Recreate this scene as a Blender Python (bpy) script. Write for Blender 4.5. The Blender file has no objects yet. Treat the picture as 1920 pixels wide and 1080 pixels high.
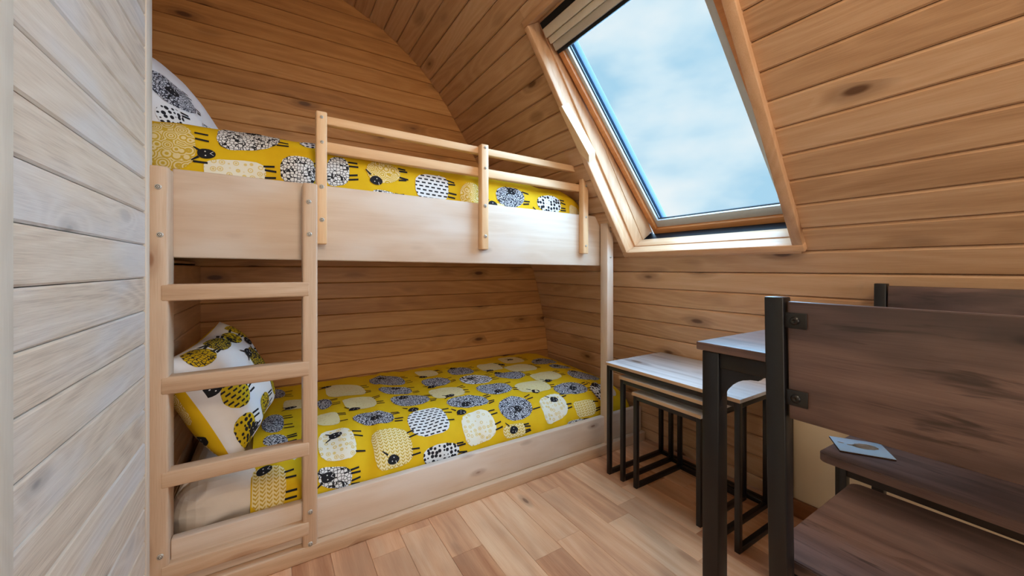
import bpy, bmesh, math, random
from mathutils import Vector, Matrix, noise

random.seed(7)
scene = bpy.context.scene
COL = scene.collection

# ------------------------------------------------------------------ camera
F_PX = 716.5
YAW = math.atan2(448.0, 716.5)              # camera turned clockwise from +Y
cam_d = bpy.data.cameras.new('camera')
cam = bpy.data.objects.new('camera', cam_d)
COL.objects.link(cam)
cam.location = (0, 0, 1.0)
cam.rotation_euler = (math.pi / 2, 0, -YAW)
cam_d.sensor_fit = 'HORIZONTAL'
cam_d.sensor_width = 36.0
cam_d.lens = 36.0 * F_PX / 1920.0
cam_d.shift_y = -37.0 / 1920.0
cam_d.clip_start = 0.02
scene.camera = cam

# ------------------------------------------------------------------ colour helpers
def lin(c):
    return c / 12.92 if c <= 0.04045 else ((c + 0.055) / 1.055) ** 2.4
def rgb(r, g, b):
    return (lin(r / 255), lin(g / 255), lin(b / 255), 1.0)

# ------------------------------------------------------------------ world: bright broken cloud
world = bpy.data.worlds.new('sky')
scene.world = world
world.use_nodes = True
wt = world.node_tree
wt.nodes.clear()
w_out = wt.nodes.new('ShaderNodeOutputWorld')
w_bg = wt.nodes.new('ShaderNodeBackground')
w_tc = wt.nodes.new('ShaderNodeTexCoord')
w_map = wt.nodes.new('ShaderNodeMapping')
w_map.inputs['Scale'].default_value = (1.0, 1.0, 2.2)
w_map.inputs['Location'].default_value = (0.35, 0.1, 0.55)
w_n = wt.nodes.new('ShaderNodeTexNoise')
w_n.inputs['Scale'].default_value = 3.4
w_n.inputs['Detail'].default_value = 5.0
w_n.inputs['Roughness'].default_value = 0.45
w_r = wt.nodes.new('ShaderNodeValToRGB')
w_r.color_ramp.elements[0].position = 0.36
w_r.color_ramp.elements[0].color = rgb(176, 217, 241)
w_r.color_ramp.elements[1].position = 0.62
w_r.color_ramp.elements[1].color = rgb(242, 248, 251)
_e = w_r.color_ramp.elements.new(0.48)
_e.color = rgb(215, 237, 249)
wt.links.new(w_tc.outputs['Generated'], w_map.inputs['Vector'])
wt.links.new(w_map.outputs['Vector'], w_n.inputs['Vector'])
wt.links.new(w_n.outputs['Fac'], w_r.inputs['Fac'])
wt.links.new(w_r.outputs['Color'], w_bg.inputs['Color'])
w_bg.inputs['Strength'].default_value = 1.0
wt.links.new(w_bg.outputs['Background'], w_out.inputs['Surface'])

# ------------------------------------------------------------------ lights
def sun_light(name, direction, strength, color, angle):
    d = bpy.data.lights.new(name, 'SUN')
    d.energy = strength
    d.color = color
    d.angle = math.radians(angle)
    o = bpy.data.objects.new(name, d)
    COL.objects.link(o)
    o.rotation_euler = Vector(direction).to_track_quat('-Z', 'Y').to_euler()
    return o
def area_light(name, loc, target, size, power, color):
    d = bpy.data.lights.new(name, 'AREA')
    d.shape = 'DISK'
    d.size = size
    d.energy = power
    d.color = color
    o = bpy.data.objects.new(name, d)
    COL.objects.link(o)
    o.location = loc
    o.rotation_euler = (Vector(target) - Vector(loc)).to_track_quat('-Z', 'Y').to_euler()
    return o
# hazy daylight falling in through the roof window
sun_light('daylight', (-0.50, 0.05, -0.86), 40.0, (0.40, 0.69, 1.0), 140)
# warm ceiling lamps of the room, behind and above the camera
area_light('ceiling_lamp', (0.35, -0.55, 2.25), (0.45, 0.6, 0.3), 0.45, 15.5, (1.0, 0.81, 0.60))
area_light('ceiling_lamp', (0.20, 0.55, 2.52), (0.3, 0.75, 0.0), 0.35, 1.5, (1.0, 0.82, 0.62))

# low unseen fill, added behind the camera to brighten the space under the bunk
area_light('rear_fill', (0.65, -1.80, 1.05), (0.65, 1.0, 0.85), 1.3, 21, (1.0, 0.91, 0.81))

scene.view_settings.view_transform = 'Standard'
scene.view_settings.look = 'None'
scene.view_settings.exposure = 0.0
scene.view_settings.gamma = 1.0
scene.view_settings.use_curve_mapping = False

# ------------------------------------------------------------------ node DSL
class NT:
    def __init__(self, name, rough=0.5, spec=0.4):
        self.m = bpy.data.materials.new(name)
        self.m.use_nodes = True
        self.t = self.m.node_tree
        self.b = self.t.nodes['Principled BSDF']
        self.b.inputs['Roughness'].default_value = rough
        self.b.inputs['Specular IOR Level'].default_value = spec
    def new(self, kind, **kw):
        n = self.t.nodes.new(kind)
        for k, v in kw.items():
            setattr(n, k, v)
        return n
    def put(self, sock, v):
        if hasattr(v, 'is_output') or isinstance(v, bpy.types.NodeSocket):
            self.t.links.new(v, sock)
        else:
            sock.default_value = v
    def math(self, op, a, b=0.0, c=0.0, clamp=False):
        n = self.new('ShaderNodeMath', operation=op, use_clamp=clamp)
        self.put(n.inputs[0], a); self.put(n.inputs[1], b); self.put(n.inputs[2], c)
        return n.outputs[0]
    def mix(self, f, a, b, blend='MIX'):
        n = self.new('ShaderNodeMix', data_type='RGBA', blend_type=blend)
        self.put(n.inputs['Factor'], f)
        self.put(n.inputs[6], a); self.put(n.inputs[7], b)
        return n.outputs[2]
    def step(self, x, lo, hi, a=0.0, b=1.0):
        n = self.new('ShaderNodeMapRange', interpolation_type='SMOOTHSTEP')
        self.put(n.inputs['Value'], x)
        n.inputs['From Min'].default_value = lo; n.inputs['From Max'].default_value = hi
        n.inputs['To Min'].default_value = a; n.inputs['To Max'].default_value = b
        return n.outputs[0]
    def noise(self, vec, scale=1.0, detail=3.0, rough=0.5, dist=0.0):
        n = self.new('ShaderNodeTexNoise')
        self.put(n.inputs['Vector'], vec)
        n.inputs['Scale'].default_value = scale; n.inputs['Detail'].default_value = detail
        n.inputs['Roughness'].default_value = rough; n.inputs['Distortion'].default_value = dist
        return n.outputs['Fac']
    def voro(self, vec, scale=1.0, feature='F1', rnd=1.0):
        n = self.new('ShaderNodeTexVoronoi', feature=feature)
        self.put(n.inputs['Vector'], vec)
        n.inputs['Scale'].default_value = scale
        n.inputs['Randomness'].default_value = rnd
        return n
    def sep(self, v):
        n = self.new('ShaderNodeSeparateXYZ'); self.put(n.inputs[0], v); return n.outputs
    def comb(self, x, y, z):
        n = self.new('ShaderNodeCombineXYZ')
        self.put(n.inputs[0], x); self.put(n.inputs[1], y); self.put(n.inputs[2], z)
        return n.outputs[0]
    def ramp(self, f, stops):
        n = self.new('ShaderNodeValToRGB')
        el = n.color_ramp.elements
        el[0].position, el[0].color = stops[0]
        el[1].position, el[1].color = stops[-1]
        for p, c in stops[1:-1]:
            e = el.new(p); e.color = c
        self.put(n.inputs[0], f)
        return n.outputs[0]
    def bump(self, h, strength=0.3, dist=0.002):
        n = self.new('ShaderNodeBump')
        n.inputs['Strength'].default_value = strength
        n.inputs['Distance'].default_value = dist
        self.put(n.inputs['Height'], h)
        self.t.links.new(n.outputs[0], self.b.inputs['Normal'])
    def color(self, c):
        self.put(self.b.inputs['Base Color'], c)

def wood(name, stops, axis='X', rough=0.45, spec=0.4, knot=None, knot_gate=0.55, ring=16.0, vary=0.12,
         tint=None, tint_amt=0.0, bump=0.15, knot_size=0.15, fine=0.35, gscale=1.0, sw=0.45, blotch=None):
    """pine / laminate: grain along one local axis, shifted per object by its random number"""
    k = NT(name, rough, spec)
    tc = k.new('ShaderNodeTexCoord').outputs['Object']
    rnd = k.new('ShaderNodeObjectInfo').outputs['Random']
    x, y, z = k.sep(tc)
    g, a, b = {'X': (x, y, z), 'Y': (y, x, z), 'Z': (z, x, y)}[axis]
    g = k.math('ADD', g, k.math('MULTIPLY', rnd, 37.0))
    a = k.math('ADD', a, k.math('MULTIPLY', rnd, 11.3))
    b = k.math('ADD', b, k.math('MULTIPLY', rnd, 5.7))
    if gscale != 1.0:
        g = k.math('MULTIPLY', g, gscale); a = k.math('MULTIPLY', a, gscale); b = k.math('MULTIPLY', b, gscale)
    # knots
    kv = k.voro(k.comb(k.math('MULTIPLY', g, 3.4), k.math('MULTIPLY', a, 9.0), k.math('MULTIPLY', b, 9.0)), 1.0)
    gate = k.step(k.sep(kv.outputs['Color'])[0], knot_gate, knot_gate + 0.02)
    kd = kv.outputs['Distance']
    kmask = k.math('MULTIPLY', k.step(kd, knot_size * 0.45, knot_size, 1.0, 0.0), gate)
    swirl = k.math('MULTIPLY', k.step(kd, 0.0, 0.45, 1.0, 0.0), gate)
    # growth rings seen as cathedral grain
    q = k.noise(k.comb(k.math('MULTIPLY', g, 0.8), k.math('MULTIPLY', a, 6.5), k.math('MULTIPLY', b, 6.5)), 1.0, 1.0, 0.4, 0.1)
    q = k.math('ADD', q, k.math('MULTIPLY', swirl, 0.10))
    s = k.math('SINE', k.math('MULTIPLY', q, ring * 6.283))
    s = k.math('POWER', k.math('MULTIPLY_ADD', s, 0.5, 0.5), 1.6)
    streak = k.noise(k.comb(k.math('MULTIPLY', g, 1.3), k.math('MULTIPLY', a, 26.0), k.math('MULTIPLY', b, 26.0)), 1.0, 3.0)
    fib = k.noise(k.comb(k.math('MULTIPLY', g, 14.0), k.math('MULTIPLY', a, 420.0), k.math('MULTIPLY', b, 420.0)), 1.0, 2.0)
    v = k.math('ADD', k.math('MULTIPLY', s, 0.11), k.math('MULTIPLY_ADD', streak, sw, 0.445 - sw * 0.5))
    v = k.math('ADD', v, k.math('MULTIPLY', k.math('SUBTRACT', fib, 0.5), fine))
    v = k.math('ADD', v, k.math('MULTIPLY', k.math('SUBTRACT', rnd, 0.5), vary))
    col = k.ramp(v, stops)
    if tint is not None:
        big = k.noise(k.comb(k.math('MULTIPLY', g, 2.2), k.math('MULTIPLY', a, 7.0), k.math('MULTIPLY', b, 7.0)), 1.0, 3.0)
        col = k.mix(k.math('MULTIPLY', k.step(big, 0.42, 0.68), tint_amt), col, tint)
    if blotch is not None:
        b1 = k.noise(k.comb(k.math('MULTIPLY', g, 5.0), k.math('MULTIPLY', a, 34.0), k.math('MULTIPLY', b, 34.0)), 1.0, 4.0, 0.6, 0.4)
        b2 = k.noise(k.comb(k.math('MULTIPLY', g, 1.6), k.math('MULTIPLY', a, 4.0), k.math('MULTIPLY', b, 4.0)), 1.0, 2.0)
        bm_ = k.math('MULTIPLY', k.step(b1, 0.54, 0.66), k.step(b2, 0.38, 0.62))
        col = k.mix(k.math('MULTIPLY', bm_, 0.75), col, blotch)
    if knot is not None:
        col = k.mix(k.math('MULTIPLY', k.step(kd, knot_size, knot_size * 2.4, 0.35, 0.0), gate), col, knot)
        col = k.mix(k.math('MULTIPLY', kmask, 0.85), col, knot)
    k.color(col)
    k.bump(k.math('ADD', s, fib), bump, 0.0012)
    return k.m

PINE_WARM = [(0.15, rgb(150, 98, 52)), (0.5, rgb(190, 135, 79)), (0.85, rgb(213, 163, 107))]
PINE_SIDE = [(0.15, rgb(162, 122, 86)), (0.5, rgb(197, 158, 121)), (0.85, rgb(216, 182, 148))]
PINE_PALE = [(0.12, rgb(194, 168, 144)), (0.5, rgb(212, 191, 171)), (0.88, rgb(224, 208, 192))]
M = {}
M['back'] = wood('honey_pine_x', PINE_WARM, 'X', 0.42, 0.35, rgb(78, 42, 20), 0.55, 14, 0.22)
M['head'] = wood('honey_pine_head', PINE_SIDE, 'Y', 0.42, 0.35, rgb(90, 54, 30), 0.6, 14, 0.2)
M['arch'] = wood('honey_pine_y', PINE_SIDE, 'Y', 0.40, 0.4, rgb(80, 48, 26), 0.62, 14, 0.26)
M['white'] = wood('limewashed_pine', [(0.15, rgb(164, 144, 126)), (0.45, rgb(210, 192, 172)), (0.85, rgb(231, 217, 199))],
                  'Y', 0.5, 0.35, rgb(128, 124, 122), 0.66, 22, 0.10, rgb(208, 212, 218), 0.45, 0.35, 0.09, 0.5, sw=0.35)
M['white_z'] = wood('limewashed_trim', [(0.12, rgb(196, 180, 160)), (0.85, rgb(230, 218, 200))], 'Z', 0.5, 0.35, None)
M['bunk_x'] = wood('pale_pine_x', PINE_PALE, 'X', 0.45, 0.35, rgb(128, 94, 76), 0.30, 9, 0.08, rgb(224, 216, 208), 0.6, 0.1, 0.075, 0.25)
M['bunk_z'] = wood('pale_pine_z', [(0.12, rgb(170, 138, 110)), (0.5, rgb(200, 170, 142)), (0.88, rgb(218, 194, 170))], 'Z', 0.45, 0.35, rgb(140, 96, 66), 0.35, 10, 0.12, None, 0, 0.12, 0.1)
M['pale_z'] = wood('pale_pine_z', PINE_PALE, 'Z', 0.45, 0.35, rgb(140, 104, 84), 0.6, 9, 0.08, rgb(224, 216, 208), 0.5, 0.1, 0.075, 0.25)
M['rung'] = wood('ladder_pine', [(0.12, rgb(170, 136, 106)), (0.5, rgb(200, 168, 138)), (0.88, rgb(218, 192, 166))], 'X', 0.45, 0.35, rgb(140, 96, 66), 0.7, 10, 0.12, None, 0, 0.12, 0.1)
M['guard'] = wood('guard_pine', [(0.12, rgb(204, 160, 114)), (0.5, rgb(226, 186, 142)), (0.88, rgb(240, 208, 168))], 'Z', 0.38, 0.4, rgb(150, 100, 60), 0.8, 10, 0.1, None, 0, 0.08, 0.08)
M['guard_x'] = wood('guard_rail_pine', [(0.12, rgb(204, 160, 114)), (0.5, rgb(226, 186, 142)), (0.88, rgb(240, 208, 168))], 'X', 0.38, 0.4, rgb(150, 100, 60), 0.8, 10, 0.1, None, 0, 0.08, 0.08)
M['trim'] = wood('window_trim_pine', [(0.12, rgb(180, 134, 96)), (0.5, rgb(208, 166, 128)), (0.88, rgb(226, 190, 156))], 'Y', 0.4, 0.4, rgb(120, 76, 44), 0.8, 12, 0.1)
M['trim_s'] = wood('window_trim_slope', [(0.12, rgb(180, 134, 96)), (0.5, rgb(208, 166, 128)), (0.88, rgb(226, 190, 156))], 'Z', 0.4, 0.4, rgb(120, 76, 44), 0.8, 10, 0.1)
M['sash'] = wood('sash_pine', [(0.12, rgb(176, 108, 58)), (0.5, rgb(204, 136, 80)), (0.88, rgb(220, 160, 104))], 'Y', 0.35, 0.5, None)
M['floor'] = wood('oak_laminate', [(0.10, rgb(170, 114, 80)), (0.5, rgb(216, 162, 122)), (0.9, rgb(236, 196, 158))], 'Y', 0.33, 0.45, rgb(112, 76, 54), 0.74, 9, 0.55, rgb(168, 128, 100), 0.5, 0.06, 0.10, sw=0.7)
M['rustic'] = wood('rustic_brown', [(0.12, rgb(60, 49, 50)), (0.40, rgb(113, 91, 86)), (0.9, rgb(148, 124, 117))], 'Y', 0.36, 0.42, rgb(38, 30, 30), 0.45, 5, 0.1, rgb(66, 54, 54), 0.85, 0.08, 0.11, 0.4, gscale=1.25, sw=0.75, blotch=rgb(44, 36, 36))
M['rustic_edge'] = wood('rustic_edge', [(0.10, rgb(92, 62, 46)), (0.9, rgb(150, 108, 82))], 'Y', 0.45, 0.4, None)
M['nest_top'] = wood('greyed_oak', [(0.10, rgb(168, 166, 166)), (0.5, rgb(218, 219, 221)), (0.9, rgb(234, 236, 239))], 'Y', 0.24, 0.6, rgb(120, 104, 90), 0.8, 9, 0.1, None, 0, 0.06, sw=0.9)
M['nest_edge'] = wood('greyed_oak_edge', [(0.10, rgb(168, 138, 108)), (0.9, rgb(212, 184, 152))], 'Y', 0.4, 0.4, None)
M['skirting'] = wood('skirting_brown', [(0.10, rgb(110, 64, 34)), (0.9, rgb(150, 96, 58))], 'Y', 0.4, 0.4, None)

def plain(name, col, rough=0.5, spec=0.4, metal=0.0, grit=0.0, gscale=60.0, bump=0.0):
    k = NT(name, rough, spec)
    k.b.inputs['Metallic'].default_value = metal
    tc = k.new('ShaderNodeTexCoord').outputs['Object']
    n = k.noise(tc, gscale, 3.0)
    f = k.math('MULTIPLY', k.math('SUBTRACT', n, 0.5), 2.0 * grit)
    k.color(k.mix(1.0, col, k.comb(k.math('ADD', f, 1.0), k.math('ADD', f, 1.0), k.math('ADD', f, 1.0)), 'MULTIPLY'))
    if bump:
        k.bump(n, bump, 0.001)
    return k.m
M['black'] = plain('black_powder_coat', rgb(20, 20, 23), 0.36, 0.45, 0.0, 0.1, 300, 0.05)
M['steel'] = plain('bolt_steel', rgb(190, 184, 174), 0.35, 0.5, 0.5, 0.1)
M['bolt_dark'] = plain('bolt_hole', rgb(60, 52, 46), 0.5, 0.4, 0.6, 0.1)
M['cream'] = plain('cream_panel', rgb(226, 205, 170), 0.6, 0.3, 0.0, 0.04, 12)
M['shell'] = plain('board_backing', rgb(66, 44, 28), 0.8, 0.1, 0.0, 0.1)
M['shell_pale'] = plain('limewash_backing', rgb(96, 84, 74), 0.8, 0.1, 0.0, 0.1)
M['alu'] = plain('grey_aluminium', rgb(192, 196, 198), 0.4, 0.5, 0.15, 0.05)
M['gasket'] = plain('dark_gasket', rgb(16, 20, 26), 0.6, 0.3, 0.0, 0.1)
M['clad'] = plain('slate_blue_cladding', rgb(58, 84, 112), 0.45, 0.4, 0.2, 0.08)
M['blind'] = plain('blind_cassette', rgb(214, 206, 190), 0.5, 0.4, 0.1, 0.05)
M['blind2'] = plain('blind_fabric', rgb(186, 178, 166), 0.7, 0.2, 0.0, 0.06, 200)
M['sheet'] = plain('white_cotton', rgb(226, 216, 206), 0.8, 0.2, 0.0, 0.03, 40, 0.1)
M['yellow'] = plain('mustard_cotton', rgb(222, 182, 22), 0.75, 0.2, 0.0, 0.06, 30, 0.15)
M['whitecloth'] = plain('white_printed_cotton', rgb(228, 228, 230), 0.8, 0.2, 0.0, 0.03, 30, 0.1)
M['ink'] = plain('black_print', rgb(32, 32, 36), 0.8, 0.2, 0.0, 0.1)
M['chalk'] = plain('white_print', rgb(225, 225, 225), 0.8, 0.2, 0.0, 0.05)
M['coaster'] = plain('coaster_blue', rgb(196, 218, 232), 0.25, 0.5, 0.0, 0.05, 40)
M['coaster_print'] = plain('coaster_print', rgb(146, 122, 100), 0.4, 0.4, 0.0, 0.6, 60)
M['coaster_edge'] = plain('coaster_cork', rgb(72, 48, 36), 0.8, 0.2, 0.0, 0.2)

gk = bpy.data.materials.new('window_glass')
gk.use_nodes = True
gt = gk.node_tree
gt.nodes.clear()
go = gt.nodes.new('ShaderNodeOutputMaterial')
gm = gt.nodes.new('ShaderNodeMixShader')
gl = gt.nodes.new('ShaderNodeLayerWeight'); gl.inputs['Blend'].default_value = 0.15
gtr = gt.nodes.new('ShaderNodeBsdfTransparent'); gtr.inputs['Color'].default_value = (0.96, 0.985, 0.99, 1)
ggl = gt.nodes.new('ShaderNodeBsdfGlossy'); ggl.inputs['Roughness'].default_value = 0.02
gsc = gt.nodes.new('ShaderNodeMath'); gsc.operation = 'MULTIPLY'; gsc.inputs[1].default_value = 0.35
gt.links.new(gl.outputs['Fresnel'], gsc.inputs[0])
gt.links.new(gsc.outputs[0], gm.inputs[0])
gt.links.new(gtr.outputs[0], gm.inputs[1]); gt.links.new(ggl.outputs[0], gm.inputs[2])
gt.links.new(gm.outputs[0], go.inputs[0])
M['glass'] = gk

# printed wool patterns (UV is in metres of cloth)
def wool(name, kind, ground, mark):
    k = NT(name, 0.8, 0.2)
    uv = k.new('ShaderNodeTexCoord').outputs['UV']
    u, v, _ = k.sep(uv)
    if kind == 'net':
        d = k.voro(uv, 92, 'DISTANCE_TO_EDGE', 0.6).outputs['Distance']
        f = k.step(d, 0.06, 0.10, 1, 0)
    elif kind == 'scrib':
        d = k.voro(k.comb(k.math('MULTIPLY', u, 1.0), k.math('MULTIPLY', v, 1.7), 0.0), 105, 'DISTANCE_TO_EDGE', 1.0).outputs['Distance']
        f = k.step(d, 0.10, 0.17, 1, 0)
    elif kind == 'dash':
        row = k.math('MULTIPLY', v, 64.0)
        fl = k.math('FLOOR', row)
        fx = k.math('FRACT', k.math('ADD', k.math('MULTIPLY', u, 38.0), k.math('MULTIPLY', fl, 0.43)))
        fy = k.math('FRACT', row)
        f = k.math('MULTIPLY', k.step(fx, 0.62, 0.66, 1, 0), k.math('MULTIPLY', k.step(fy, 0.2, 0.28), k.step(fy, 0.62, 0.7, 1, 0)))
    elif kind == 'spots':
        d = k.voro(uv, 58, 'F1', 0.45).outputs['Distance']
        f = k.step(d, 0.40, 0.47, 1, 0)
    elif kind == 'dots':
        d = k.voro(uv, 46, 'F1', 0.45).outputs['Distance']
        ring = k.math('MULTIPLY', k.step(d, 0.36, 0.42, 1, 0), k.step(k.math('ABSOLUTE', k.math('SUBTRACT', d, 0.22)), 0.03, 0.06))
        f = k.math('MULTIPLY', ring, 0.8)
    elif kind == 'knit':
        fu = k.math('ABSOLUTE', k.math('SUBTRACT', k.math('FRACT', k.math('MULTIPLY', u, 50.0)), 0.5))
        fv = k.math('FRACT', k.math('ADD', k.math('MULTIPLY', v, 76.0), k.math('MULTIPLY', fu, 1.6)))
        f = k.math('MULTIPLY', k.step(fv, 0.42, 0.52, 1, 0), k.step(fu, 0.38, 0.44, 1, 0))
        f = k.math('MULTIPLY', f, 0.9)
    elif kind == 'swirl':
        d = k.voro(uv, 34, 'F1', 0.75).outputs['Distance']
        f = k.step(k.math('SINE', k.math('MULTIPLY', d, 34.0)), -0.15, 0.25, 0, 1)
    else:
        d = k.voro(uv, 90, 'F1', 0.9).outputs['Distance']
        f = k.math('MULTIPLY', k.step(d, 0.2, 0.4, 1, 0), 0.35)
    k.color(k.mix(f, ground, mark))
    return k.m
WHITE_P, INK_P = rgb(226, 228, 230), rgb(36, 36, 42)
CREAM_P, YEL_P = rgb(226, 212, 168), rgb(214, 178, 40)
WOOLS = ['net', 'scrib', 'dash', 'spots', 'dots', 'knit', 'swirl', 'plain']
M['net'] = wool('print_net', 'net', WHITE_P, INK_P)
M['scrib'] = wool('print_scribble', 'scrib', rgb(214, 218, 226), rgb(44, 46, 58))
M['dash'] = wool('print_dash', 'dash', WHITE_P, INK_P)
M['spots'] = wool('print_spots', 'spots', WHITE_P, INK_P)
M['dots'] = wool('print_dots', 'dots', rgb(232, 228, 210), rgb(218, 190, 90))
M['knit'] = wool('print_knit', 'knit', rgb(234, 220, 168), rgb(196, 160, 36))
M['swirl'] = wool('print_swirl', 'swirl', rgb(206, 172, 60), rgb(232, 214, 160))
M['plain'] = wool('print_plain', 'plain', rgb(224, 210, 160), rgb(196, 170, 80))
# the same motifs in ink on mustard for the pillow cases
M['ydash'] = wool('print_mustard_dash', 'dash', rgb(206, 180, 30), INK_P)
M['yspots'] = wool('print_mustard_spots', 'spots', rgb(206, 180, 30), INK_P)
M['yscrib'] = wool('print_mustard_scribble', 'scrib', rgb(196, 168, 30), INK_P)
M['ynet'] = wool('print_mustard_net', 'net', rgb(206, 174, 26), INK_P)

# ------------------------------------------------------------------ object helpers
def link(name, mesh, mat, parent=None):
    o = bpy.data.objects.new(name, mesh)
    COL.objects.link(o)
    if parent is not None:
        o.parent = parent
    if mat is not None:
        for m_ in (mat if isinstance(mat, (list, tuple)) else [mat]):
            mesh.materials.append(m_)
    return o
def tag(o, label, cat=None, group=None, kind=None):
    o['label'] = label
    if cat: o['category'] = cat
    if group: o['group'] = group
    if kind: o['kind'] = kind
    return o
def empty(name, loc=(0, 0, 0), rz=0.0):
    o = bpy.data.objects.new(name, None)
    COL.objects.link(o)
    o.location = loc
    o.rotation_euler = (0, 0, rz)
    o.empty_display_size = 0.05
    return o
HEXF = [(0, 3, 2, 1), (4, 5, 6, 7), (0, 1, 5, 4), (1, 2, 6, 5), (2, 3, 7, 6), (3, 0, 4, 7)]
def hexa(name, pts, mat, parent=None, bev=0.0, seg=2, smooth=True):
    bm = bmesh.new()
    vs = [bm.verts.new(p) for p in pts]
    for f in HEXF:
        bm.faces.new([vs[i] for i in f])
    bmesh.ops.recalc_face_normals(bm, faces=bm.faces)
    if bev > 0:
        bmesh.ops.bevel(bm, geom=list(bm.edges), offset=bev, segments=seg, affect='EDGES', profile=0.5, clamp_overlap=True)
    me = bpy.data.meshes.new(name)
    bm.to_mesh(me); bm.free()
    if smooth and bev > 0:
        me.shade_smooth()
        try:
            me.set_sharp_from_angle(angle=math.radians(50))
        except Exception:
            pass
    return link(name, me, mat, parent)
def box(name, x0, x1, y0, y1, z0, z1, mat, parent=None, bev=0.0, seg=2, tilt=0.0):
    """axis box; tilt lowers z with x (out-of-level joinery)"""
    def P(x, y, z): return (x, y, z + tilt * x)
    return hexa(name, [P(x0, y0, z0), P(x1, y0, z0), P(x1, y1, z0), P(x0, y1, z0),
                       P(x0, y0, z1), P(x1, y0, z1), P(x1, y1, z1), P(x0, y1, z1)], mat, parent, bev, seg)
def raw(name, verts, faces, mat, parent=None, smooth=False):
    me = bpy.data.meshes.new(name)
    me.from_pydata([tuple(v) for v in verts], [], faces)
    me.update()
    if smooth:
        me.shade_smooth()
    return link(name, me, mat, parent)
def plank(name, origin, along, across, normal, length, width, thick, mat, parent, groove=0.0045, gap=0.0008):
    """tongue-and-groove board: chamfered long edges, face at origin plane, body behind (-normal)"""
    o = Vector(origin); A = Vector(along).normalized(); C = Vector(across).normalized(); N = Vector(normal).normalized()
    sec = [(gap, -thick), (gap, -groove), (groove + gap, 0), (width - groove - gap, 0), (width - gap, -groove), (width - gap, -thick)]
    v = []
    for e in (0, length):
        for c_, n_ in sec:
            v.append(o + A * e + C * c_ + N * n_)
    n = len(sec)
    f = [tuple(range(n)), tuple(range(2 * n - 1, n - 1, -1))]
    for i in range(n):
        j = (i + 1) % n
        f.append((i, i + n, j + n, j))
    ob = raw(name, v, f, mat, parent)
    bm = bmesh.new(); bm.from_mesh(ob.data)
    bmesh.ops.recalc_face_normals(bm, faces=bm.faces)
    bm.to_mesh(ob.data); bm.free()
    return ob

# ------------------------------------------------------------------ arch profile (X, Z) of the pod shell
PF = [(1.850, 0.0), (1.845, 0.2), (1.826, 0.397), (1.811, 0.505), (1.785, 0.638), (1.751, 0.777), (1.718, 0.900), (1.684, 1.004),
      (1.647, 1.060), (1.104, 1.907), (1.052, 1.985), (0.983, 2.085), (0.900, 2.190), (0.793, 2.2955), (0.674, 2.387), (0.592, 2.442),
      (0.513, 2.484), (0.430, 2.522), (0.250, 2.590), (0.050, 2.625), (-0.150, 2.615), (-0.40, 2.55), (-0.65, 2.44), (-0.95, 2.26)]
def pf_len():
    L = [0.0]
    for a, b in zip(PF, PF[1:]):
        L.append(L[-1] + math.hypot(a[0] - b[0], a[1] - b[1]))
    return L
PL = pf_len()
def pf_at(s):
    s = max(0.0, min(PL[-1], s))
    for i in range(len(PF) - 1):
        if s <= PL[i + 1]:
            k = (s - PL[i]) / (PL[i + 1] - PL[i])
            return Vector((PF[i][0] + (PF[i + 1][0] - PF[i][0]) * k, PF[i][1] + (PF[i + 1][1] - PF[i][1]) * k))
def pf_x(z):
    for a, b in zip(PF, PF[1:]):
        if a[1] <= z <= b[1]:
            return a[0] + (b[0] - a[0]) * (z - a[1]) / (b[1] - a[1])
    return 0.0
S_ANCH = PL[8]                       # bottom edge of the window trim
BW = 0.0936
seams = []
s = S_ANCH
while s > 0: s -= BW
s += BW
while s < PL[-1] - 0.02:
    seams.append(s); s += BW
seams = [0.0] + seams if seams[0] > 0.02 else seams
Y_BACK, Y_NEAR, Y_REAR = 2.40, -0.25, -1.9
WIN_Y0, WIN_Y1, WIN_S = 0.635, 1.425, 1.245     # structural opening

# ------------------------------------------------------------------ setting: floor
floor = box('floor', -1.0, 1.9, Y_REAR, Y_BACK + 0.05, -0.08, -0.012, M['shell'])
tag(floor, 'warm oak laminate floor of staggered planks running towards the bunk', 'floor', kind='structure')
pw = 0.118
xi = -0.302
row = 0
rng = random.Random(3)
while xi < 1.86:
    w = min(pw, 1.86 - xi)
    y = -0.15 - rng.random() * 0.6
    while y < 1.62:
        L = rng.choice([0.36, 0.5, 0.62, 0.9])
        y2 = min(y + L, 1.62)
        if w > 0.02 and y2 - y > 0.02 and y2 > -0.1:
            plank('plank', (xi, y + 0.0004, 0), (0, 1, 0), (1, 0, 0), (0, 0, 1), y2 - y - 0.0008, w, 0.011, M['floor'], floor, 0.0012, 0.0002)
        y += L
    xi += pw; row += 1

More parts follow.
